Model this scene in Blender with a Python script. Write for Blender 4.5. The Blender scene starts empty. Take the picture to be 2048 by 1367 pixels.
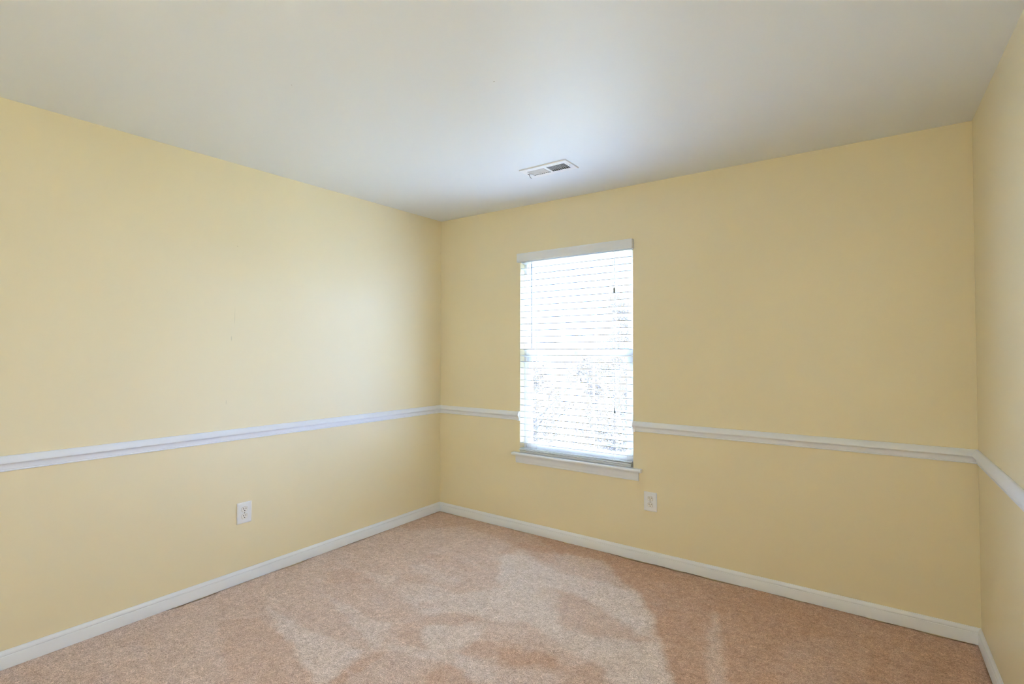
import bpy, bmesh, math, random
import numpy as np
from mathutils import Vector, Matrix, noise

random.seed(7)
scene = bpy.context.scene
C = scene.collection

# ------------------------------------------------------------------ camera
CAM = Vector((2.9597, -3.1339, 1.3178))
YAW, PITCH, ROLL, FPX = -0.6162, 0.0234, 0.0029, 1007.88
fwd = Vector((math.sin(YAW) * math.cos(PITCH), math.cos(YAW) * math.cos(PITCH), math.sin(PITCH)))
rt0 = Vector((math.cos(YAW), -math.sin(YAW), 0))
up0 = rt0.cross(fwd)
rt = math.cos(ROLL) * rt0 + math.sin(ROLL) * up0
up = -math.sin(ROLL) * rt0 + math.cos(ROLL) * up0
cam_d = bpy.data.cameras.new('camera')
cam = bpy.data.objects.new('camera', cam_d)
C.objects.link(cam)
m = Matrix((rt, up, -fwd)).transposed().to_4x4()
m.translation = CAM
cam.matrix_world = m
cam_d.sensor_fit = 'HORIZONTAL'
cam_d.sensor_width = 36
cam_d.lens = FPX * 36 / 2048
cam_d.clip_start = 0.02
scene.camera = cam

# ------------------------------------------------------------------ world, light, exposure
SKY = 41.0
SUN = 215.0
SUN_DIR = (-0.12, -0.62, -0.80)     # high sun, in front of the window
FILL_POWER = 19.0  # power of the added fill light behind the camera
w = bpy.data.worlds.new('sky')
scene.world = w
w.use_nodes = True
nt = w.node_tree
bg = nt.nodes['Background']
tc = nt.nodes.new('ShaderNodeTexCoord')
sp = nt.nodes.new('ShaderNodeSeparateXYZ')
mr = nt.nodes.new('ShaderNodeMapRange')
mr.inputs['From Min'].default_value = -0.05
mr.inputs['From Max'].default_value = 0.9
mx = nt.nodes.new('ShaderNodeMix')
mx.data_type = 'RGBA'
mx.inputs['A'].default_value = (0.46, 0.64, 1.12, 1)
mx.inputs['B'].default_value = (0.42, 0.61, 1.10, 1)
nt.links.new(tc.outputs['Generated'], sp.inputs[0])
nt.links.new(sp.outputs['Z'], mr.inputs['Value'])
nt.links.new(mr.outputs[0], mx.inputs['Factor'])
nt.links.new(mx.outputs['Result'], bg.inputs['Color'])
bg.inputs['Strength'].default_value = SKY
scene.view_settings.view_transform = 'Standard'
scene.view_settings.look = 'None'
scene.view_settings.exposure = 0.0
scene.view_settings.gamma = 1
scene.view_settings.use_curve_mapping = False
scene.cycles.max_bounces = 16
scene.cycles.diffuse_bounces = 10
scene.cycles.transparent_max_bounces = 16
scene.cycles.sample_clamp_indirect = 11
scene.cycles.sample_clamp_direct = 2.2
scene.cycles.filter_width = 1.0
scene.cycles.caustics_reflective = True
scene.cycles.blur_glossy = 1.0
scene.cycles.caustics_refractive = False
scene.cycles.use_denoising = True


def area_lamp(name, loc, rot, sx, sy, power, color, portal=False):
    d = bpy.data.lights.new(name, 'AREA')
    d.shape = 'RECTANGLE'
    d.size, d.size_y = sx, sy
    d.energy = power
    d.color = color
    if portal:
        d.cycles.is_portal = True
    o = bpy.data.objects.new(name, d)
    o.location = loc
    o.rotation_euler = rot
    C.objects.link(o)
    return o


# ------------------------------------------------------------------ room numbers
W = 3.3635            # inner width along the window wall
YF = -4.05            # front wall (behind the camera)
H0 = 2.44
def ceil_z(x, y):
    return H0 - 0.0091 * x + 0.0198 * y
WX0, WX1, WZ0, WZ1 = 0.815, 1.706, 0.562, 2.035     # window opening in the wall
TH = 0.12
BB = 0.013            # baseboard thickness
DX0, DX1, DZ = 2.20, 3.02, 2.05                     # doorway behind the camera

# daylight enters by the window and, behind the camera, by the hall beyond the doorway
area_lamp('window_portal', ((WX0 + WX1) / 2, TH + 0.02, (WZ0 + WZ1) / 2), (math.radians(-90), 0, 0),
          WX1 - WX0, WZ1 - WZ0, 1, (1, 1, 1), portal=True)


sd = bpy.data.lights.new('sun', 'SUN')
sd.energy = SUN
sd.angle = math.radians(0.53)
sd.color = (0.92, 1.0, 1.0)
sun = bpy.data.objects.new('sun', sd)
sun.rotation_euler = Vector(SUN_DIR).to_track_quat('-Z', 'Y').to_euler()
C.objects.link(sun)

# ------------------------------------------------------------------ materials
def mat(name, col, rough=0.5, spec=0.5, metal=0.0):
    m = bpy.data.materials.new(name)
    m.use_nodes = True
    b = m.node_tree.nodes['Principled BSDF']
    b.inputs['Base Color'].default_value = (*col, 1)
    b.inputs['Roughness'].default_value = rough
    b.inputs['Specular IOR Level'].default_value = spec
    b.inputs['Metallic'].default_value = metal
    return m


def add_bump(m, scale, strength, dist=0.001, detail=3, stretch=(1, 1, 1)):
    nt = m.node_tree
    b = nt.nodes['Principled BSDF']
    tc = nt.nodes.new('ShaderNodeTexCoord')
    mp = nt.nodes.new('ShaderNodeMapping')
    mp.inputs['Scale'].default_value = stretch
    n = nt.nodes.new('ShaderNodeTexNoise')
    n.inputs['Scale'].default_value = scale
    n.inputs['Detail'].default_value = detail
    bp = nt.nodes.new('ShaderNodeBump')
    bp.inputs['Strength'].default_value = strength
    bp.inputs['Distance'].default_value = dist
    nt.links.new(tc.outputs['Object'], mp.inputs['Vector'])
    nt.links.new(mp.outputs[0], n.inputs['Vector'])
    nt.links.new(n.outputs['Fac'], bp.inputs['Height'])
    nt.links.new(bp.outputs[0], b.inputs['Normal'])
    return n, bp


def tint_noise(m, c1, c2, scale, detail=4):
    nt = m.node_tree
    b = nt.nodes['Principled BSDF']
    tc = nt.nodes.new('ShaderNodeTexCoord')
    n = nt.nodes.new('ShaderNodeTexNoise')
    n.inputs['Scale'].default_value = scale
    n.inputs['Detail'].default_value = detail
    x = nt.nodes.new('ShaderNodeMix')
    x.data_type = 'RGBA'
    x.inputs['A'].default_value = (*c1, 1)
    x.inputs['B'].default_value = (*c2, 1)
    nt.links.new(tc.outputs['Object'], n.inputs['Vector'])
    nt.links.new(n.outputs['Fac'], x.inputs['Factor'])
    nt.links.new(x.outputs['Result'], b.inputs['Base Color'])
    return x


M_WALL = mat('yellow_wall_paint', (0.78, 0.71, 0.50), 0.40, 0.45)
tint_noise(M_WALL, (0.77, 0.69, 0.48), (0.78, 0.70, 0.49), 1.3)
add_bump(M_WALL, 260, 0.12, 0.0006)

WALL_MARKS = [((0, -1.717, 1.400), (.05, .0022, .020)), ((0, -1.700, 1.53), (.05, .0012, .06)),
              ((0, -1.741, 1.040), (.05, .0016, .016)), ((0, -1.692, 1.932), (.05, .004, .003))]
CEIL_MARKS = [((1.762, -1.571, 2.393), (.006, .0035, .05)), ((1.085, -2.019, 2.390), (.003, .003, .05))]


def marks(m, spots, depth=0.35):
    """small scuffs: (centre, half sizes) in room coordinates"""
    nt = m.node_tree
    b = nt.nodes['Principled BSDF']
    src = b.inputs['Base Color'].links[0].from_socket if b.inputs['Base Color'].is_linked else None
    base = tuple(b.inputs['Base Color'].default_value)
    geo = nt.nodes.new('ShaderNodeNewGeometry')
    tot = None
    for c, h in spots:
        su = nt.nodes.new('ShaderNodeVectorMath')
        su.operation = 'SUBTRACT'
        su.inputs[1].default_value = c
        nt.links.new(geo.outputs['Position'], su.inputs[0])
        dv = nt.nodes.new('ShaderNodeVectorMath')
        dv.operation = 'DIVIDE'
        dv.inputs[1].default_value = h
        nt.links.new(su.outputs[0], dv.inputs[0])
        ln = nt.nodes.new('ShaderNodeVectorMath')
        ln.operation = 'LENGTH'
        nt.links.new(dv.outputs[0], ln.inputs[0])
        r = nt.nodes.new('ShaderNodeMapRange')
        r.inputs['From Min'].default_value = 0.4
        r.inputs['From Max'].default_value = 1.0
        r.inputs['To Min'].default_value = depth
        r.inputs['To Max'].default_value = 0.0
        nt.links.new(ln.outputs['Value'], r.inputs['Value'])
        if tot is None:
            tot = r.outputs[0]
        else:
            a = nt.nodes.new('ShaderNodeMath')
            a.operation = 'MAXIMUM'
            nt.links.new(tot, a.inputs[0])
            nt.links.new(r.outputs[0], a.inputs[1])
            tot = a.outputs[0]
    x = nt.nodes.new('ShaderNodeMix')
    x.data_type = 'RGBA'
    nt.links.new(tot, x.inputs['Factor'])
    if src:
        nt.links.new(src, x.inputs['A'])
    else:
        x.inputs['A'].default_value = base
    x.inputs['B'].default_value = (0.18, 0.16, 0.13, 1)
    nt.links.new(x.outputs['Result'], b.inputs['Base Color'])


marks(M_WALL, WALL_MARKS)
M_CEIL = mat('white_ceiling_paint', (0.785, 0.825, 0.86), 0.5, 0.5)
add_bump(M_CEIL, 200, 0.1, 0.0006)
M_TRIM = mat('white_trim_paint', (0.79, 0.83, 0.90), 0.35, 0.5)
add_bump(M_TRIM, 60, 0.05, 0.0005)
M_VINYL = mat('white_vinyl', (0.80, 0.82, 0.84), 0.4, 0.5)
M_SLAT = mat('white_blind_slat', (0.66, 0.69, 0.73), 0.35, 0.5)
M_VALANCE = mat('white_blind_valance', (0.78, 0.81, 0.85), 0.4, 0.5)
M_CORD = mat('white_cord', (0.75, 0.77, 0.8), 0.7)
M_WAND = mat('grey_plastic_wand', (0.22, 0.26, 0.30), 0.3)
M_TASSEL = mat('grey_tassel', (0.16, 0.19, 0.21), 0.4)
M_PLATE = mat('outlet_plate_plastic', (0.80, 0.83, 0.89), 0.3)
M_RECEPT = mat('receptacle_plastic', (0.80, 0.80, 0.80), 0.3)
M_DARK = mat('dark_slot', (0.012, 0.012, 0.012), 0.8)
M_SCREW = mat('screw_metal', (0.35, 0.34, 0.32), 0.4, 0.5, 0.7)
M_VENT = mat('white_vent_enamel', (0.84, 0.85, 0.86), 0.35)
M_DUCT = mat('grey_duct_metal', (0.10, 0.13, 0.14), 0.6)
M_FILL_LAMP = mat('black_fill_lamp_metal', (0.03, 0.03, 0.03), 0.4)
M_HALL = mat('hall_paint', (0.80, 0.74, 0.60), 0.6)
for _m in (M_VINYL, M_VALANCE, M_PLATE, M_RECEPT, M_VENT, M_SLAT):
    add_bump(_m, 90, 0.03, 0.0004)

# carpet: speckled pile, tint follows the direction the pile was brushed
M_CARPET = bpy.data.materials.new('beige_carpet')
M_CARPET.use_nodes = True
nt = M_CARPET.node_tree
b = nt.nodes['Principled BSDF']
b.inputs['Roughness'].default_value = 0.95
b.inputs['Specular IOR Level'].default_value = 0.1
b.inputs['Sheen Weight'].default_value = 0.15
b.inputs['Sheen Roughness'].default_value = 0.6
tc = nt.nodes.new('ShaderNodeTexCoord')
def _n(scale, detail=2, rough=0.6):
    n = nt.nodes.new('ShaderNodeTexNoise')
    n.inputs['Scale'].default_value = scale
    n.inputs['Detail'].default_value = detail
    n.inputs['Roughness'].default_value = rough
    nt.links.new(tc.outputs['Object'], n.inputs['Vector'])
    return n
def _mix(fac, a, bb, blend='MIX'):
    x = nt.nodes.new('ShaderNodeMix')
    x.data_type = 'RGBA'
    x.blend_type = blend
    for s, v in (('Factor', fac), ('A', a), ('B', bb)):
        if hasattr(v, 'links') or hasattr(v, 'is_linked'):
            nt.links.new(v, x.inputs[s])
        else:
            x.inputs[s].default_value = v
    return x.outputs['Result']
def _ramp(src, p0, p1):
    r = nt.nodes.new('ShaderNodeMapRange')
    r.inputs['From Min'].default_value = p0
    r.inputs['From Max'].default_value = p1
    nt.links.new(src, r.inputs['Value'])
    return r.outputs[0]
at = nt.nodes.new('ShaderNodeAttribute')
at.attribute_name = 'nap'
fine = _n(210, 3, 0.75)
mid = _n(85, 3, 0.65)
big = _n(9, 3)
clump = _n(32, 4, 0.65)
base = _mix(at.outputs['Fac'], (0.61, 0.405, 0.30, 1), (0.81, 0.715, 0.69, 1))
c2 = _mix(_ramp(big.outputs['Fac'], 0.3, 0.7), (0.93, 0.92, 0.91, 1), (1.05, 1.05, 1.05, 1))
col = _mix(1.0, base, c2, 'MULTIPLY')
cl = _mix(_ramp(clump.outputs['Fac'], 0.36, 0.64), (0.84, 0.81, 0.79, 1), (1.08, 1.08, 1.08, 1))
col = _mix(1.0, col, cl, 'MULTIPLY')
spk = _mix(_ramp(fine.outputs['Fac'], 0.32, 0.66), (0.45, 0.40, 0.36, 1), (1.22, 1.22, 1.22, 1))
col = _mix(0.95, col, spk, 'MULTIPLY')
spk2 = _mix(_ramp(mid.outputs['Fac'], 0.34, 0.6), (0.74, 0.70, 0.66, 1), (1.1, 1.1, 1.1, 1))
col = _mix(0.7, col, spk2, 'MULTIPLY')
nt.links.new(col, b.inputs['Base Color'])
bp1 = nt.nodes.new('ShaderNodeBump')
bp1.inputs['Strength'].default_value = 0.6
bp1.inputs['Distance'].default_value = 0.004
nt.links.new(mid.outputs['Fac'], bp1.inputs['Height'])
bp2 = nt.nodes.new('ShaderNodeBump')
bp2.inputs['Strength'].default_value = 0.6
bp2.inputs['Distance'].default_value = 0.002
nt.links.new(fine.outputs['Fac'], bp2.inputs['Height'])
nt.links.new(bp1.outputs[0], bp2.inputs['Normal'])
nt.links.new(bp2.outputs[0], b.inputs['Normal'])

# thin clear glass
M_GLASS = bpy.data.materials.new('window_glass')
M_GLASS.use_nodes = True
nt = M_GLASS.node_tree
nt.nodes.clear()
o_ = nt.nodes.new('ShaderNodeOutputMaterial')
tr = nt.nodes.new('ShaderNodeBsdfTransparent')
tr.inputs[0].default_value = (0.95, 0.97, 0.97, 1)
gl = nt.nodes.new('ShaderNodeBsdfGlossy')
gl.inputs['Roughness'].default_value = 0.02
lw = nt.nodes.new('ShaderNodeLayerWeight')
lw.inputs['Blend'].default_value = 0.5
pw_ = nt.nodes.new('ShaderNodeMath')
pw_.operation = 'POWER'
pw_.inputs[1].default_value = 5.0
nt.links.new(lw.outputs['Facing'], pw_.inputs[0])
fr = nt.nodes.new('ShaderNodeMath')
fr.operation = 'MULTIPLY_ADD'
fr.inputs[1].default_value = 0.9
fr.inputs[2].default_value = 0.03
nt.links.new(pw_.outputs[0], fr.inputs[0])
ms = nt.nodes.new('ShaderNodeMixShader')
nt.links.new(fr.outputs[0], ms.inputs[0])
nt.links.new(tr.outputs[0], ms.inputs[1])
nt.links.new(gl.outputs[0], ms.inputs[2])
nt.links.new(ms.outputs[0], o_.inputs[0])


# ------------------------------------------------------------------ mesh helpers
def obj(name, bm, material, parent=None, smooth=False, loc=None, bevel=0):
    me = bpy.data.meshes.new(name)
    bmesh.ops.recalc_face_normals(bm, faces=bm.faces)
    bm.to_mesh(me)
    bm.free()
    mats = material if isinstance(material, (list, tuple)) else [material]
    for mm in mats:
        me.materials.append(mm)
    if smooth:
        for p in me.polygons:
            p.use_smooth = True
        try:
            me.set_sharp_from_angle(angle=math.radians(40))
        except Exception:
            pass
    o = bpy.data.objects.new(name, me)
    C.objects.link(o)
    if parent:
        o.parent = parent
    if loc:
        o.location = loc
    if bevel:
        bv = o.modifiers.new('bevel', 'BEVEL')
        bv.width = bevel
        bv.segments = 2
        bv.limit_method = 'ANGLE'
    return o


def box(bm, x0, y0, z0, x1, y1, z1, mi=0):
    vs = [bm.verts.new(p) for p in ((x0, y0, z0), (x1, y0, z0), (x1, y1, z0), (x0, y1, z0),
                                    (x0, y0, z1), (x1, y0, z1), (x1, y1, z1), (x0, y1, z1))]
    for f in ((0, 3, 2, 1), (4, 5, 6, 7), (0, 1, 5, 4), (1, 2, 6, 5), (2, 3, 7, 6), (3, 0, 4, 7)):
        fc = bm.faces.new([vs[i] for i in f])
        fc.material_index = mi
    return vs


def tube(bm, p0, p1, r0, r1=None, seg=10, mi=0):
    r1 = r0 if r1 is None else r1
    p0, p1 = Vector(p0), Vector(p1)
    d = (p1 - p0).normalized()
    a = d.orthogonal().normalized()
    c = d.cross(a)
    rings = []
    for p, r in ((p0, r0), (p1, r1)):
        rings.append([bm.verts.new(p + r * (math.cos(t) * a + math.sin(t) * c))
                      for t in [2 * math.pi * k / seg for k in range(seg)]])
    for k in range(seg):
        bm.faces.new((rings[0][k], rings[0][(k + 1) % seg], rings[1][(k + 1) % seg], rings[1][k])).material_index = mi
    bm.faces.new(rings[0][::-1]).material_index = mi
    bm.faces.new(rings[1]).material_index = mi


def prism(bm, outline, axis, a0, a1, mi=0):
    """closed 2D outline extruded along an axis; outline gives the two other coordinates"""
    def P(u, v, a):
        return {'x': (a, u, v), 'y': (u, a, v), 'z': (u, v, a)}[axis]
    A = [bm.verts.new(P(u, v, a0)) for u, v in outline]
    B = [bm.verts.new(P(u, v, a1)) for u, v in outline]
    n = len(outline)
    for k in range(n):
        bm.faces.new((A[k], A[(k + 1) % n], B[(k + 1) % n], B[k])).material_index = mi
    bm.faces.new(A[::-1]).material_index = mi
    bm.faces.new(B).material_index = mi


def struct(name, bm, material, parent=None, **k):
    o = obj(name, bm, material, parent, **k)
    if parent is None:
        o['kind'] = 'structure'
    return o


def empty(name, loc=(0, 0, 0)):
    o = bpy.data.objects.new(name, None)
    o.empty_display_size = 0.05
    o.location = loc
    C.objects.link(o)
    return o


def thing(name, label, cat, loc=(0, 0, 0)):
    o = empty(name, loc)
    o['label'] = label
    o['category'] = cat
    return o


# ------------------------------------------------------------------ room shell
ZT = 2.56
bm = bmesh.new()
box(bm, -TH, YF - TH, -0.05, 0, TH, ZT)
struct('wall_left', bm, M_WALL)
bm = bmesh.new()
box(bm, W, YF - TH, -0.05, W + TH, TH, ZT)
struct('wall_right', bm, M_WALL)


def wall_with_hole(name, y0, y1, xa, xb, hx0, hx1, hz0, hz1, material):
    bm = bmesh.new()
    xs, zs = [xa, hx0, hx1, xb], [-0.05, hz0, hz1, ZT]
    V = {}
    for j, y in enumerate((y0, y1)):
        for i, x in enumerate(xs):
            for k, z in enumerate(zs):
                V[i, j, k] = bm.verts.new((x, y, z))
    for j in (0, 1):
        for i in range(3):
            for k in range(3):
                if i == 1 and k == 1:
                    continue
                bm.faces.new((V[i, j, k], V[i + 1, j, k], V[i + 1, j, k + 1], V[i, j, k + 1]))
    for (a, c) in (((1, 1), (2, 1)), ((2, 1), (2, 2)), ((2, 2), (1, 2)), ((1, 2), (1, 1)),
                   ((0, 0), (3, 0)), ((3, 0), (3, 3)), ((3, 3), (0, 3)), ((0, 3), (0, 0))):
        bm.faces.new((V[a[0], 0, a[1]], V[c[0], 0, c[1]], V[c[0], 1, c[1]], V[a[0], 1, a[1]]))
    return struct(name, bm, material)


wall_with_hole('wall_back', 0, TH, 0, W, WX0, WX1, WZ0, WZ1, M_WALL)
wall_with_hole('wall_front', YF - TH, YF, 0, W, DX0, DX1, -0.049, DZ, M_WALL)

# ceiling, tilted a touch, with the hole of the air register
VX0, VX1, VY0, VY1 = 1.262, 1.580, -0.672, -0.512    # outer edge of the register
hx0, hx1, hy0, hy1 = VX0 + 0.03, VX1 - 0.03, VY0 + 0.03, VY1 - 0.03
bm = bmesh.new()
xs, ys = [-TH, hx0, hx1, W + TH], [YF - TH, hy0, hy1, TH]
V = {}
for i, x in enumerate(xs):
    for j, y in enumerate(ys):
        V[i, j, 0] = bm.verts.new((x, y, ceil_z(x, y)))
        V[i, j, 1] = bm.verts.new((x, y, 2.62))
for t in (0, 1):
    for i in range(3):
        for j in range(3):
            if i == 1 and j == 1:
                continue
            bm.faces.new((V[i, j, t], V[i + 1, j, t], V[i + 1, j + 1, t], V[i, j + 1, t]))
for (a, c) in (((1, 1), (2, 1)), ((2, 1), (2, 2)), ((2, 2), (1, 2)), ((1, 2), (1, 1)),
               ((0, 0), (3, 0)), ((3, 0), (3, 3)), ((3, 3), (0, 3)), ((0, 3), (0, 0))):
    bm.faces.new((V[a[0], a[1], 0], V[c[0], c[1], 0], V[c[0], c[1], 1], V[a[0], a[1], 1]))
struct('ceiling', bm, M_CEIL)

# ------------------------------------------------------------------ carpet floor
# vacuum strokes: outlines of brushed patches on the floor (x, y in metres), brightness, softness
#NAP_BEGIN
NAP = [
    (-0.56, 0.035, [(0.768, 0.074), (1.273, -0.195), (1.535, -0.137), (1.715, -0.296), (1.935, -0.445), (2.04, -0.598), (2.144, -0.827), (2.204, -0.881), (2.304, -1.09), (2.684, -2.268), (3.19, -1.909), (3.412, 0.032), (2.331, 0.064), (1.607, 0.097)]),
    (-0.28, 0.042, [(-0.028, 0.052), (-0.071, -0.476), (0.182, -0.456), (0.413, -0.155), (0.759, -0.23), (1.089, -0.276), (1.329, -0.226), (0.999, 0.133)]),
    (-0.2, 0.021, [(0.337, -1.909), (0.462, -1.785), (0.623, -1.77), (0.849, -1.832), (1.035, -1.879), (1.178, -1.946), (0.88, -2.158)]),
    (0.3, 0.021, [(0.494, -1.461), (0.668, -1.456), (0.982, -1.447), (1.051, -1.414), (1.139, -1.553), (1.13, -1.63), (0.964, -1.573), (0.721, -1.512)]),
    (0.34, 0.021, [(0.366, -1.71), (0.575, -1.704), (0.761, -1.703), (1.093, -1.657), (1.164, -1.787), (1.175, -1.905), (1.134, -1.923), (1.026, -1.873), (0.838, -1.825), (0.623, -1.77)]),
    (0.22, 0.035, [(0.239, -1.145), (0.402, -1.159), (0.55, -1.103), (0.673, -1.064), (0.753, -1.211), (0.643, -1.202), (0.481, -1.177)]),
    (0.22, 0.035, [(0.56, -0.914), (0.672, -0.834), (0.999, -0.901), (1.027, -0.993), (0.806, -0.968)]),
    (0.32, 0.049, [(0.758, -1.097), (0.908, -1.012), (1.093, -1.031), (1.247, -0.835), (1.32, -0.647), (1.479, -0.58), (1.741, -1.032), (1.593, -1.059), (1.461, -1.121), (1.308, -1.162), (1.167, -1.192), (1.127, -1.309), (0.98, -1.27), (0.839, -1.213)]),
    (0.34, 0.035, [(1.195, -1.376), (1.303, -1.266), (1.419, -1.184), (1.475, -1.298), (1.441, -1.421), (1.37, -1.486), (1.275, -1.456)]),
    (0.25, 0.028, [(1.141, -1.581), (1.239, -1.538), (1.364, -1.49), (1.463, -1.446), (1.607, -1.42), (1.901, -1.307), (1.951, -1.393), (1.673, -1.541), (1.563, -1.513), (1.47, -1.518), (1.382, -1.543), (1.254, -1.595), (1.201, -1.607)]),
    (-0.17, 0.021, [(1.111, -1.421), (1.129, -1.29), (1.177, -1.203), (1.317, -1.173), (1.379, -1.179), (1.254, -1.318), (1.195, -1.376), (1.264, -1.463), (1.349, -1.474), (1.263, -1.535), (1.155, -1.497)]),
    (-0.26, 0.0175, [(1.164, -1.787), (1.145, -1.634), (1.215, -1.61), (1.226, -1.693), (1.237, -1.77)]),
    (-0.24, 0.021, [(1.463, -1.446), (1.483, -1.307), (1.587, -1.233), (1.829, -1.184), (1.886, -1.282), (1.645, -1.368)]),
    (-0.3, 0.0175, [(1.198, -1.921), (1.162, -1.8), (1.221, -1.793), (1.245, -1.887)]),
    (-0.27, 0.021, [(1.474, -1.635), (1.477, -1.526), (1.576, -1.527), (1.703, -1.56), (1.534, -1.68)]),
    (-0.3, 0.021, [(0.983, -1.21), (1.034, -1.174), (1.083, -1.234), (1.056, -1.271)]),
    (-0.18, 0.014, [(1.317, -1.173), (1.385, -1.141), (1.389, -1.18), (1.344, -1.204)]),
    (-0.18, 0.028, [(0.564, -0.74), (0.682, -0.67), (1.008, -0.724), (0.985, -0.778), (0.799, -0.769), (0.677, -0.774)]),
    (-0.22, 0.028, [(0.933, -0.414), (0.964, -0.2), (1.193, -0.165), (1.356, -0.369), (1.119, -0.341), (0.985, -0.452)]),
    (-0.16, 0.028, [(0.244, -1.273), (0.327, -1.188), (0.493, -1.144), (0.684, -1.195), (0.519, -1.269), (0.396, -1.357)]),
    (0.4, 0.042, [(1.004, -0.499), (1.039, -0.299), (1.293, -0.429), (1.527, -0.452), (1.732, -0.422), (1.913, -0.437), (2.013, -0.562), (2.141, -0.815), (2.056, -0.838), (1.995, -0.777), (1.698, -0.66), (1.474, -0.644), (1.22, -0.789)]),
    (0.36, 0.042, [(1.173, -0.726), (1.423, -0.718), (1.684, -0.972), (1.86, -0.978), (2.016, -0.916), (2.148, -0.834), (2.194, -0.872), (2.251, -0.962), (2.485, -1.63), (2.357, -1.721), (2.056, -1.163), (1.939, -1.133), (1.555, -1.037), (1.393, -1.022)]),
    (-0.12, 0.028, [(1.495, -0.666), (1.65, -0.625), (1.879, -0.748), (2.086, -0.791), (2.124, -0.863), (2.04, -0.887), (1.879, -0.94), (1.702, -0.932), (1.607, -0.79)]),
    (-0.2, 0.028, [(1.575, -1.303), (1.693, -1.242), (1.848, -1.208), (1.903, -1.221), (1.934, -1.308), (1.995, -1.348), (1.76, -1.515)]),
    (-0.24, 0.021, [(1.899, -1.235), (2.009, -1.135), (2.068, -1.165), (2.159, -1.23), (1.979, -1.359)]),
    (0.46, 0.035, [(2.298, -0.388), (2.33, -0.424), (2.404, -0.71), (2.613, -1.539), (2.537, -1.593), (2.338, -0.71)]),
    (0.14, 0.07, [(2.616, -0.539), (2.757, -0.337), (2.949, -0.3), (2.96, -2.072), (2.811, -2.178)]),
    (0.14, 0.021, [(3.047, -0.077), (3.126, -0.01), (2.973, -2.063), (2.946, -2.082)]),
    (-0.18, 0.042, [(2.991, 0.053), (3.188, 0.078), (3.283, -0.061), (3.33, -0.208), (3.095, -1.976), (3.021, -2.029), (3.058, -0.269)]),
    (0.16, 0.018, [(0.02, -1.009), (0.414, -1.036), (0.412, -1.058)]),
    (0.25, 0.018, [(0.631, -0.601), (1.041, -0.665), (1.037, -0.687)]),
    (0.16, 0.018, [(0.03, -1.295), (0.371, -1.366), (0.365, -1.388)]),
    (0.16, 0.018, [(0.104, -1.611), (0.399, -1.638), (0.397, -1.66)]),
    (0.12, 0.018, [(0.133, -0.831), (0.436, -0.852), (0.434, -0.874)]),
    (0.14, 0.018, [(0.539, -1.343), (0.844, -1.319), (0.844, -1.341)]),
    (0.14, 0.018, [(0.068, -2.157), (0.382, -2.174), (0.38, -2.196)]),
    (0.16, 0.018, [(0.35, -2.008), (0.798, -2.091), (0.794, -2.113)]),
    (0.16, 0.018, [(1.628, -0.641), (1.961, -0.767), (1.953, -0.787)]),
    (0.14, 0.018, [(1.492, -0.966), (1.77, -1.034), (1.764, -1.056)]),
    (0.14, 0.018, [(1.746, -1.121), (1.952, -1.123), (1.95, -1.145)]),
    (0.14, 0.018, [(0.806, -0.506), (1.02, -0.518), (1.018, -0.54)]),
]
#NAP_END
STEP = 0.011
nx, ny = int(W / STEP) + 1, int(-YF / STEP) + 1
gx = np.linspace(0.0, W, nx)
gy = np.linspace(YF, 0.0, ny)
GX, GY = np.meshgrid(gx, gy, indexing='ij')
rng = np.random.default_rng(3)


def smooth_noise(cell, seed):
    r = np.random.default_rng(seed)
    n0, n1 = int(W / cell) + 4, int(-YF / cell) + 4
    g = r.random((n0, n1))
    u, v = GX / cell, (GY - YF) / cell
    i, j = np.floor(u).astype(int), np.floor(v).astype(int)
    fu, fv = u - i, v - j
    fu, fv = fu * fu * (3 - 2 * fu), fv * fv * (3 - 2 * fv)
    return (g[i, j] * (1 - fu) * (1 - fv) + g[i + 1, j] * fu * (1 - fv)
            + g[i, j + 1] * (1 - fu) * fv + g[i + 1, j + 1] * fu * fv)


def poly_sd(px, py, poly):
    """signed distance, positive inside"""
    d = np.full(px.shape, 1e9)
    inside = np.zeros(px.shape, bool)
    n = len(poly)
    for k in range(n):
        ax, ay = poly[k]
        bx, by = poly[(k + 1) % n]
        ex, ey = bx - ax, by - ay
        t = np.clip(((px - ax) * ex + (py - ay) * ey) / (ex * ex + ey * ey + 1e-12), 0, 1)
        d = np.minimum(d, np.hypot(px - ax - t * ex, py - ay - t * ey))
        cr = ((ay > py) != (by > py)) & (px < (bx - ax) * (py - ay) / (by - ay + 1e-12) + ax)
        inside ^= cr
    return np.where(inside, d, -d)


wx = GX + 0.035 * (smooth_noise(0.09, 11) - 0.5) + 0.02 * (smooth_noise(0.03, 12) - 0.5)
wy = GY + 0.035 * (smooth_noise(0.09, 13) - 0.5) + 0.02 * (smooth_noise(0.03, 14) - 0.5)
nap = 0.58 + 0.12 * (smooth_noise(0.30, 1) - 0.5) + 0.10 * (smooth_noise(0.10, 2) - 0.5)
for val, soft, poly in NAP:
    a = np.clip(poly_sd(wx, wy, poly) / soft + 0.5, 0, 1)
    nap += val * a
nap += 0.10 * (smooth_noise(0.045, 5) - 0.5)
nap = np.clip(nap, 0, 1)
zz = 0.0025 * (smooth_noise(0.035, 21) - 0.5) + 0.004 * (smooth_noise(0.02, 22) - 0.5)
ed = np.minimum(np.minimum(GX, W - GX), np.minimum(-GY, GY - YF)) - BB
dip = np.clip(1 - ed / 0.012, 0, 1) * (0.012 * np.clip(smooth_noise(0.11, 31) * 2.2 - 1.15, 0, 1))
zz = zz - dip
verts = np.stack([GX, GY, zz], -1).reshape(-1, 3)
idx = np.arange(nx * ny).reshape(nx, ny)
faces = np.stack([idx[:-1, :-1], idx[1:, :-1], idx[1:, 1:], idx[:-1, 1:]], -1).reshape(-1, 4)
me = bpy.data.meshes.new('floor')
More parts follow.
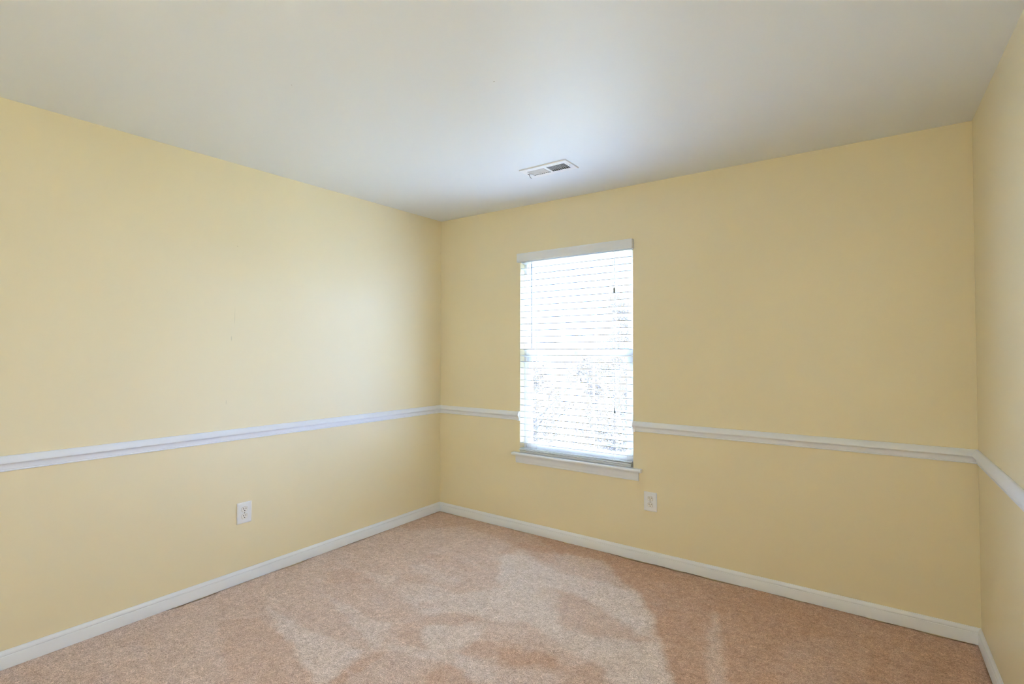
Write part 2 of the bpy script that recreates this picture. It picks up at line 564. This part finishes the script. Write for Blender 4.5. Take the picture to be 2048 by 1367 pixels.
me.from_pydata(verts.tolist(), [], faces.tolist())
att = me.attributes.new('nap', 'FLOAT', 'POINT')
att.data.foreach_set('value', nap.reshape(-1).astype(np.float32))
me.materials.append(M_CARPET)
for p in me.polygons:
    p.use_smooth = True
floor = bpy.data.objects.new('floor', me)
floor['kind'] = 'structure'
C.objects.link(floor)

marks(M_CEIL, CEIL_MARKS, 0.5)

# ------------------------------------------------------------------ trims
RZ0 = 0.8195
RAIL = [(0, 0), (.006, 0), (.0075, .0015), (.0075, .005), (.0055, .0065), (.0055, .008), (.0075, .009),
        (.0080, .014), (.0085, .020), (.0095, .026), (.0130, .0305), (.0195, .0325), (.0225, .0355), (.0228, .039),
        (.021, .044), (.018, .051), (.014, .057), (.0105, .0605), (.008, .0635), (.006, .065), (0, .065)]
BASE = [(0, 0.001), (BB, 0.001), (BB, .051), (.0122, .0535), (.0108, .0545), (.0115, .0565), (.0118, .060),
        (.0105, .065), (.0075, .070), (.0055, .0725), (.0045, .075), (0, .075)]


def sweep(bm, prof, path, z0):
    """sweep a wall profile along a polyline on the floor plan; (dx, dy) per node is the mitred outward direction"""
    rings = []
    for (x, y, dx, dy) in path:
        rings.append([bm.verts.new((x + o * dx, y + o * dy, z0 + z)) for o, z in prof])
    n = len(prof)
    for a, c in zip(rings, rings[1:]):
        for k in range(n):
            bm.faces.new((a[k], a[(k + 1) % n], c[(k + 1) % n], c[k]))
    bm.faces.new(rings[0])
    bm.faces.new(rings[-1][::-1])


def trim(name, prof, path, z0):
    bm = bmesh.new()
    sweep(bm, prof, path, z0)
    return struct(name, bm, M_TRIM, smooth=True)


G = 0.0006
trim('baseboard_left', BASE, [(G, YF, 1, 0), (G, -G, 1, -1)], 0)
trim('baseboard_back', BASE, [(G, -G, 1, -1), (W - G, -G, -1, -1)], 0)
trim('baseboard_right', BASE, [(W - G, -G, -1, -1), (W - G, YF, -1, 0)], 0)
trim('trim_1', RAIL, [(G, YF, 1, 0), (G, -G, 1, -1)], RZ0)
trim('trim_4', RAIL, [(W - G, -G, -1, -1), (W - G, YF, -1, 0)], RZ0)


def rail_back(name, x0, x1, end_x, corner_first):
    bm = bmesh.new()
    if corner_first:
        sweep(bm, RAIL, [(x0, -G, 1, -1), (x1, -G, 0, -1)], RZ0)
    else:
        sweep(bm, RAIL, [(x0, -G, 0, -1), (x1, -G, -1, -1)], RZ0)
    # end return, standing a little proud of the rail
    big_prof = [(0, -.003), (.009, -.003), (.0105, .004), (.009, .009), (.011, .018), (.015, .027), (.0225, .033),
                (.0255, .039), (.0235, .047), (.017, .058), (.010, .066), (0, .067)]
    a, c = sorted(end_x)
    sweep(bm, big_prof, [(a, -G, 0, -1), (c, -G, 0, -1)], RZ0)
    return struct(name, bm, M_TRIM, smooth=True)


rail_back('trim_2', G, 0.800, (0.796, 0.8135), True)
rail_back('trim_3', 1.722, W - G, (1.7065, 1.724), False)

# window stool and apron
bm = bmesh.new()
SZ = 0.582            # top of the stool
yo = -0.036
prof = [(0.052, SZ - 0.02), (yo + .004, SZ - 0.02), (yo, SZ - 0.016), (yo - .002, SZ - 0.010), (yo, SZ - 0.004),
        (yo + .004, SZ), (0.052, SZ)]
# front board with horns plus the tongue that lies in the opening
prism(bm, [(-.0008, SZ - .02), (yo + .004, SZ - .02), (yo, SZ - .016), (yo - .002, SZ - .010), (yo, SZ - .004),
           (yo + .004, SZ), (-.0008, SZ)], 'x', 0.762, 1.766)
box(bm, WX0 + .001, -.0008, SZ - .018, WX1 - .001, 0.052, SZ)
stool = struct('trim_5', bm, M_TRIM, smooth=True)
stool.name = 'trim_5'
bm = bmesh.new()
ap = [(0, 0), (.007, 0), (.009, .004), (.008, .010), (.008, .013), (.0105, .018), (.011, .028), (.011, .040),
      (.0135, .048), (.017, .055), (.017, .0575), (0, .0575)]
sweep(bm, ap, [(0.787, -G, -0.25, -1), (1.744, -G, 0.25, -1)], 0.504)
struct('trim_6', bm, M_TRIM, smooth=True)

# ------------------------------------------------------------------ window
win = empty('window_1', ((WX0 + WX1) / 2, 0.06, SZ))
win['kind'] = 'structure'
WL = win.location.copy()


def wpart(name, bm, m_, parent=None, **k):
    o = obj(name, bm, m_, parent or win, **k)
    if parent is None:
        for v in o.data.vertices:
            v.co -= WL
    else:
        for v in o.data.vertices:
            v.co -= WL
    return o


def ring(bm, x0, x1, z0, z1, wl, wr, wb, wt, y0, y1):
    box(bm, x0, y0, z0, x0 + wl, y1, z1)
    box(bm, x1 - wr, y0, z0, x1, y1, z1)
    box(bm, x0 + wl, y0, z0, x1 - wr, y1, z0 + wb)
    box(bm, x0 + wl, y0, z1 - wt, x1 - wr, y1, z1)


e = 0.0008
FX0, FX1, FZ0, FZ1 = WX0 + e, WX1 - e, WZ0 + e, WZ1 - e
bm = bmesh.new()
ring(bm, FX0, FX1, FZ0, FZ1, .022, .022, .045, .03, .056, .118)
# parting ribs of the balance tracks
for x in (FX0 + .022, FX1 - .022 - .006):
    box(bm, x, .083, FZ0 + .045, x + .006, .089, FZ1 - .03)
wpart('window_frame', bm, M_VINYL, bevel=.0015)
ZM = 1.325            # meeting rail
for nm, z0, z1, y0, y1, wb, wt in (('lower_sash', FZ0 + .045, ZM + .02, .060, .082, .05, .04),
                                   ('upper_sash', ZM - .02, FZ1 - .03, .090, .112, .04, .035)):
    x0, x1 = FX0 + .023, FX1 - .023
    bm = bmesh.new()
    ring(bm, x0, x1, z0, z1, .042, .042, wb, wt, y0, y1)
    s = wpart(nm, bm, M_VINYL, bevel=.002)
    gx0, gx1, gz0, gz1 = x0 + .042, x1 - .042, z0 + wb, z1 - wt
    yc = (y0 + y1) / 2
    bm = bmesh.new()
    box(bm, gx0, yc - .0015, gz0, gx1, yc + .0015, gz1)
    wpart('pane', bm, M_GLASS, s)
    bm = bmesh.new()
    for t in (1 / 3, 2 / 3):
        xc = gx0 + (gx1 - gx0) * t
        box(bm, xc - .008, yc + .003, gz0, xc + .008, yc + .009, gz1)
    wpart('grille', bm, M_VINYL, s)
bm = bmesh.new()
box(bm, 1.235, .050, ZM + .0205, 1.285, .078, ZM + .030)
tube(bm, (1.26, .060, ZM + .030), (1.26, .060, ZM + .036), .010)
box(bm, 1.255, .046, ZM + .036, 1.290, .056, ZM + .042)
wpart('sash_lock', bm, M_VINYL, bevel=.001)

# ------------------------------------------------------------------ blind
bl = thing('window_blind', 'white horizontal-slat blind, lowered over the window, with a few slats bunched on the sill', 'blind',
           ((WX0 + WX1) / 2, 0.02, SZ))
BLO = bl.location.copy()


def bpart(name, bm, m_, parent=None, **k):
    o = obj(name, bm, m_, parent or bl, **k)
    for v in o.data.vertices:
        v.co -= BLO
    return o


SX0, SX1 = WX0 + .003, 1.694
YS = 0.026            # slat centre line inside the recess
HW = 0.0245
TILT = math.radians(9)


def slat(bm, z, x0=SX0, x1=SX1, tilt=TILT, dy=0.0, skew=0.0, roll=0.0):
    """a gently crowned slat, room-side edge up"""
    n = 6
    L, R_ = [], []
    for side, th in ((1, .0020), (-1, -.0020)):
        rngk = range(n + 1) if side == 1 else range(n, -1, -1)
        for k in rngk:
            u = -HW + 2 * HW * k / n
            crown = .0022 * (1 - (u / HW) ** 2)
            y = YS + dy + u * math.cos(tilt) - (crown + th) * math.sin(-tilt)
            zz_ = z - u * math.sin(tilt) + (crown + th) * math.cos(tilt)
            L.append((y, zz_))
    A = [bm.verts.new((x0, y + skew, z_ - roll)) for y, z_ in L]
    B = [bm.verts.new((x1, y - skew, z_ + roll)) for y, z_ in L]
    m_ = len(L)
    for k in range(m_):
        bm.faces.new((A[k], A[(k + 1) % m_], B[(k + 1) % m_], B[k]))
    bm.faces.new(A[::-1])
    bm.faces.new(B)


bm = bmesh.new()
ztop_edge = 2.006
for k in range(30):
    z = ztop_edge - k * .0466 - HW * math.sin(TILT)
    slat(bm, z, roll=random.uniform(-.0006, .0006))
slat(bm, .6115, tilt=math.radians(3), dy=-.004, roll=.0012)
slat(bm, .6060, tilt=math.radians(-2), x0=SX0 - .012 + .012, dy=-.018, skew=-.003)
slat(bm, .6015, tilt=math.radians(1), dy=-.006, roll=-.0006)
bpart('slats', bm, M_SLAT, smooth=True)

bm = bmesh.new()
box(bm, SX0, .004, 2.012, SX1, .046, WZ1 - .002)
bpart('headrail', bm, M_VALANCE)
# valance, a crowned board in front of the headrail with short returns
bm = bmesh.new()
vz0, vz1, vy = 2.004, 2.068, -.030
vprof = [(vy, vz0 + .004), (vy - .0015, vz0), (vy - .004, vz0), (vy - .0055, vz0 + .004), (vy - .006, vz0 + .012),
         (vy - .0048, vz0 + .015), (vy - .0055, vz0 + .030), (vy - .0048, vz1 - .016), (vy - .006, vz1 - .013),
         (vy - .0055, vz1 - .004), (vy - .004, vz1), (vy, vz1)]
VXA, VXB = .806, 1.7135
prism(bm, vprof, 'x', VXA, VXB)
for a in (VXA, VXB - .005):
    box(bm, a, vy, vz0 + .001, a + .005, -.0008, vz1 - .001)
bpart('valance', bm, M_VALANCE, smooth=True)
bm = bmesh.new()
prism(bm, [(YS - HW - .008, .5845), (YS + HW - .01, .5845), (YS + HW - .008, .588), (YS + HW - .008, .597),
           (YS + HW - .011, .599), (YS - HW - .005, .599), (YS - HW - .008, .596)], 'x', SX0 + .001, SX1 - .001)
bpart('bottom_rail', bm, M_SLAT, smooth=True)
for x in (0.953, 1.229, 1.566):
    bm = bmesh.new()
    for y in (YS - HW - .0015, YS + HW + .0008):
        tube(bm, (x, y, .602), (x, y, 2.012), .0007, seg=6)
    tube(bm, (x + .012, YS - HW - .002, .600), (x + .012, YS - HW - .002, 2.012), .0009, seg=6)
    for k in range(30):
        z = ztop_edge - k * .0466 - HW * math.sin(TILT) - .0022
        tube(bm, (x, YS - HW, z + HW * math.sin(TILT)), (x, YS + HW, z - HW * math.sin(TILT)), .0006, seg=4)
    bpart('ladder_cord', bm, M_CORD)
bm = bmesh.new()
tube(bm, (.9245, -.012, 1.985), (.9265, -.012, 1.367), .0029, .0029)
tube(bm, (.9245, -.012, 1.985), (.9245, -.010, 1.998), .0012)
tube(bm, (.9265, -.012, 1.367), (.9265, -.012, 1.357), .0036, .0024)
bpart('tilt_wand', bm, M_WAND)
for zt, zb, xx in ((1.760, 1.725, 1.581), (.962, .928, 1.581)):
    bm = bmesh.new()
    y = -.010 if zt > 1 else -.012
    xo = xx + (0 if zt > 1 else .002)
    tube(bm, (xo, y, zt - .002), (xo, y, 2.01), .0009, seg=6)
    c_ = bpart('pull_cord', bm, M_CORD)
    bm = bmesh.new()
    if zt > 1:
        tube(bm, (xo, y, zt), (xo, y, zt - .004), .0045, .0062, seg=14)
        tube(bm, (xo, y, zt - .004), (xo, y, zb), .0062, .0066, seg=14)
    else:
        tube(bm, (xo, y, zt), (xo, y, zb + .014), .0022, .0045, seg=14)
        tube(bm, (xo, y, zb + .014), (xo, y, zb), .0045, .0072, seg=14)
    bpart('tassel', bm, M_TASSEL, c_, smooth=True)


# ------------------------------------------------------------------ outlets
def outlet(label, M_world):
    """built in local coords: x to the right on the wall, z up, -y out of the wall"""
    t = thing('wall_outlet', label, 'outlet')
    t.matrix_world = M_world
    pw, ph, pt = .0425, .0600, .006
    bm = bmesh.new()
    # plate with rounded, sloping rim
    rings = []
    for inset, yy in ((0, -.0004), (0, -.002), (.0025, -.0045), (.007, -pt)):
        r = .004
        pts = []
        for cx_, cz_, a0 in ((pw - r, ph - r, 0), (-pw + r, ph - r, 90), (-pw + r, -ph + r, 180), (pw - r, -ph + r, 270)):
            for q in range(4):
                a_ = math.radians(a0 + q * 30)
                pts.append(bm.verts.new(((cx_ + r * math.cos(a_)) * (pw - inset) / pw, yy,
                                         (cz_ + r * math.sin(a_)) * (ph - inset) / ph)))
        rings.append(pts)
    n = 16
    for a_, c_ in zip(rings, rings[1:]):
        for k in range(n):
            bm.faces.new((a_[k], a_[(k + 1) % n], c_[(k + 1) % n], c_[k]))
    bm.faces.new(rings[0][::-1])
    bm.faces.new(rings[-1])
    obj('cover_plate', bm, M_PLATE, t, smooth=True)
    for zc in (.0195, -.0195):
        bm = bmesh.new()
        ol = []
        R_ = .0172
        for k in range(40):
            a_ = 2 * math.pi * k / 40
            ol.append((R_ * math.cos(a_), zc + max(-.0143, min(.0143, R_ * math.sin(a_)))))
        prism(bm, [(x * 1.07, zc + (z - zc) * 1.07) for x, z in ol], 'y', -pt + .0002, -pt - .0001, mi=1)
        prism(bm, ol, 'y', -pt, -pt - .0018, mi=0)
        yf = -pt - .0018
        box(bm, -.0082, yf - .0001, zc + .000, -.0050, yf + .0004, zc + .0094, 2)
        box(bm, .0052, yf - .0001, zc + .001, .0082, yf + .0004, zc + .0088, 2)
        tube(bm, (0, yf - .0001, zc - .0072), (0, yf + .0004, zc - .0072), .0029, seg=14, mi=2)
        obj('receptacle', bm, [M_RECEPT, M_SHADE, M_DARK], t)
    bm = bmesh.new()
    tube(bm, (0, -pt, 0), (0, -pt - .0012, 0), .0032, .0026, seg=14)
    obj('plate_screw', bm, M_SCREW, t, smooth=True)
    return t


M_SHADE = mat('receptacle_seam', (0.30, 0.29, 0.28), 0.6)
outlet('white duplex outlet on the wall below the window', Matrix.Translation((1.8195, 0, .3845)))
outlet('white duplex outlet on the left-hand wall, above the baseboard',
       Matrix.Translation((0, -1.631, .3965)) @ Matrix.Rotation(math.radians(90), 4, 'Z'))

# ------------------------------------------------------------------ ceiling register
vz = ceil_z((VX0 + VX1) / 2, (VY0 + VY1) / 2)
tilt_m = Matrix.Rotation(math.atan(0.0198), 4, 'X') @ Matrix.Rotation(math.atan(0.0091), 4, 'Y')
vt = thing('ceiling_vent', 'white two-bank metal air register in the ceiling in front of the window', 'vent')
vt.matrix_world = Matrix.Translation(((VX0 + VX1) / 2, (VY0 + VY1) / 2, vz)) @ tilt_m
hw_, hd = (VX1 - VX0) / 2, (VY1 - VY0) / 2
iw, idp = hw_ - .032, hd - .037
bm = bmesh.new()
# stepped plate (outer lip lower than the raised face) made from four sides and a middle bar
TZ = -.007
for (x0, y0, x1, y1) in ((-hw_ + .0015, -hd + .0015, -iw, hd - .0015), (iw, -hd + .0015, hw_ - .0015, hd - .0015),
                         (-iw, -hd + .0015, iw, -idp), (-iw, idp, iw, hd - .0015), (-.008, -idp, .008, idp)):
    box(bm, x0, y0, TZ, x1, y1, TZ + .0015)
o4 = [(-hw_, -hd), (hw_, -hd), (hw_, hd), (-hw_, hd)]
i4 = [(-hw_ + .0015, -hd + .0015), (hw_ - .0015, -hd + .0015), (hw_ - .0015, hd - .0015), (-hw_ + .0015, hd - .0015)]
va = [bm.verts.new((x, y, -.0004)) for x, y in o4]
vb = [bm.verts.new((x, y, TZ)) for x, y in i4]
vc = [bm.verts.new((x, y, TZ + .0015)) for x, y in i4]
vd = [bm.verts.new((x * .99, y * .985, -.0004)) for x, y in o4]
for k in range(4):
    j = (k + 1) % 4
    bm.faces.new((va[k], va[j], vb[j], vb[k]))
    bm.faces.new((vc[k], vc[j], vd[j], vd[k]))
obj('face_plate', bm, M_VENT, vt)
for sgn in (-1, 1):
    bm = bmesh.new()
    x0, x1 = (.008, iw) if sgn > 0 else (-iw, -.008)
    n = 9
    for k in range(n + 1):
        xc = x0 + (x1 - x0) * k / n
        # angled blade, leaning away from the middle bar
        lean = .010 * sgn
        prism(bm, [(xc, TZ), (xc + .0012, TZ), (xc + .0012 - lean, TZ + .014), (xc - lean, TZ + .014)], 'y', -idp, idp)
    obj('louver_bank', bm, M_VENT, vt)
bm = bmesh.new()
# open-bottomed duct boot above the plate
bx, by, bz = iw + .008, idp + .006, .10
vs = box(bm, -bx, -by, TZ + .003, bx, by, bz)
bm.faces.ensure_lookup_table()
bmesh.ops.delete(bm, geom=[bm.faces[0]], context='FACES_ONLY')
obj('duct_boot', bm, M_DUCT, vt)
for sx in (-1, 1):
    bm = bmesh.new()
    tube(bm, (sx * (hw_ - .016), 0, TZ), (sx * (hw_ - .016), 0, TZ - .0014), .0038, .003, seg=12)
    obj('vent_screw', bm, M_SCREW, vt, smooth=True)
bm = bmesh.new()
pts = [(-iw - .004, -.006, TZ), (-iw - .006, -.004, TZ - .010), (-iw - .004, .004, TZ - .020), (-iw - .001, .012, TZ - .024)]
for a_, c_ in zip(pts, pts[1:]):
    tube(bm, a_, c_, .0016, seg=8)
tube(bm, (-iw - .014, -.012, TZ - .001), (-iw + .016, .010, TZ - .001), .0013, seg=8)
obj('damper_lever', bm, M_SCREW, vt)
# ------------------------------------------------------------------ added fill light, modelled as an unseen uplighter behind the camera
LX, LY = 3.12, -3.80
fl = thing('added_fill_lamp', 'added fill light shaped as a slim black uplighter, unseen beside the doorway', 'lamp', (LX, LY, 0.004))
bm = bmesh.new()
tube(bm, (0, 0, 0), (0, 0, .02), .13, .12, seg=32)
obj('base', bm, M_FILL_LAMP, fl, smooth=True)
bm = bmesh.new()
tube(bm, (0, 0, .02), (0, 0, 1.66), .012, seg=16)
obj('pole', bm, M_FILL_LAMP, fl, smooth=True)
bm = bmesh.new()
bowl = [(.03, 1.655), (.08, 1.67), (.13, 1.71), (.155, 1.75), (.152, 1.75), (.125, 1.715), (.078, 1.677), (.03, 1.665)]
rr = [[bm.verts.new((r * math.cos(t), r * math.sin(t), z)) for t in [2 * math.pi * k / 32 for k in range(32)]] for r, z in bowl]
for a_, c_ in zip(rr, rr[1:]):
    for k in range(32):
        bm.faces.new((a_[k], a_[(k + 1) % 32], c_[(k + 1) % 32], c_[k]))
bm.faces.new(rr[0][::-1])
bm.faces.new(rr[-1])
obj('fill_lamp_shade', bm, M_FILL_LAMP, fl, smooth=True)
ld = bpy.data.lights.new('fill_uplight', 'AREA')
ld.shape = 'DISK'
ld.size = .26
ld.energy = FILL_POWER
ld.color = (1.0, 0.95, 0.80)
lo = bpy.data.objects.new('fill_uplight', ld)
lo.location = (LX, LY, 1.745)
lo.rotation_euler = (math.pi, 0, 0)
C.objects.link(lo)

# ------------------------------------------------------------------ hall beyond the doorway (behind the camera)
def slab(name, *a):
    bm = bmesh.new()
    box(bm, *a)
    return struct(name, bm, M_HALL)


HY0, HY1 = YF - TH - 1.3, YF - TH
slab('wall_hall_far', 1.2, HY0 - .1, -.05, 4.0, HY0, 2.6)
slab('wall_hall_left', 1.1, HY0, -.05, 1.2, HY1, 2.6)
slab('wall_hall_right', 4.0, HY0, -.05, 4.1, HY1, 2.6)
slab('ceiling_hall', 1.2, HY0, 2.36, 4.0, HY1, 2.5)
slab('floor_hall', 1.2, HY0, -.1, 4.0, HY1, -.004)
# ------------------------------------------------------------------ outside: lawn and trees
M_LAWN = mat('sunlit_lawn', (0.12, 0.16, 0.07), 0.9, 0.1)
tint_noise(M_LAWN, (0.10, 0.10, 0.075), (0.14, 0.14, 0.10), 0.8)
GZ = -3.1
bm = bmesh.new()
n = 24
gv = [[bm.verts.new((-40 + 60 * i / n, TH + 0.3 + 45 * j / n, GZ + .25 * math.sin(i * 1.3) * math.cos(j * .9)))
       for j in range(n + 1)] for i in range(n + 1)]
for i in range(n):
    for j in range(n):
        bm.faces.new((gv[i][j], gv[i + 1][j], gv[i + 1][j + 1], gv[i][j + 1]))
struct('ground', bm, M_LAWN, smooth=True)

M_LEAF = bpy.data.materials.new('grey_green_leaves')
M_LEAF.use_nodes = True
nt = M_LEAF.node_tree
pb = nt.nodes['Principled BSDF']
pb.inputs['Base Color'].default_value = (0.075, 0.057, 0.043, 1)
pb.inputs['Roughness'].default_value = 0.7
tl = nt.nodes.new('ShaderNodeBsdfTranslucent')
tl.inputs[0].default_value = (0.055, 0.045, 0.03, 1)
mxs = nt.nodes.new('ShaderNodeMixShader')
mxs.inputs[0].default_value = 0.3
nt.links.new(pb.outputs[0], mxs.inputs[1])
nt.links.new(tl.outputs[0], mxs.inputs[2])
nt.links.new(mxs.outputs[0], nt.nodes['Material Output'].inputs[0])
M_BARK = mat('tree_bark', (0.10, 0.085, 0.07), 0.9, 0.1)
add_bump(M_BARK, 8, 0.5, 0.02)


def tree(x, y, top, rx, label, seed, count):
    r = random.Random(seed)
    t = thing('tree', label, 'tree', (x, y, GZ))
    h = top - GZ
    bm = bmesh.new()
    tube(bm, (0, 0, -.2), (0.1, 0, h * .55), .16, .09, seg=10)
    for k in range(9):
        a = k * 2.4
        z0 = h * (.25 + .035 * k)
        tube(bm, (0.05, 0, z0), (rx * .7 * math.cos(a), rx * .7 * math.sin(a), z0 + h * .25), .05, .015, seg=6)
    obj('trunk', bm, M_BARK, t, smooth=True)
    bm = bmesh.new()
    clumps = []
    for k in range(46):
        a, u = r.uniform(0, 2 * math.pi), r.random() ** .5
        zc = r.uniform(.12, .97)
        wid = math.sin(math.pi * min(1, max(.12, zc)) ** .8) ** .5
        clumps.append((rx * u * wid * math.cos(a), rx * u * wid * math.sin(a), h * zc, r.uniform(.25, .6)))
    for k in range(count):
        cx_, cy_, cz_, cr = r.choice(clumps)
        d = Vector((r.gauss(0, 1), r.gauss(0, 1), r.gauss(0, 1)))
        d = d.normalized() * cr * r.random() ** .4
        p = Vector((cx_, cy_, cz_)) + d
        if p.z < .3:
            continue
        s = r.uniform(.022, .05)
        a = Vector((r.gauss(0, 1), r.gauss(0, 1), r.gauss(0, 1))).normalized()
        b2 = a.orthogonal().normalized()
        a, b2 = a * s, b2 * s * .5
        q = [bm.verts.new(p + v) for v in (-a, -a * .2 + b2, a, -a * .2 - b2)]
        bm.faces.new(q)
    obj('crown', bm, M_LEAF, t)
    return t


tree(-2.0, 9.2, 3.3, 1.7, 'tall leafy tree outside, blurred behind the right side of the blind', 1, 16000)
tree(-4.6, 15.0, 2.6, 1.9, 'leafy tree outside, farther off, faint behind the middle of the blind', 2, 15000)
tree(-5.9, 10.6, 1.2, 1.6, 'low leafy tree outside, faint behind the left side of the blind', 3, 9000)
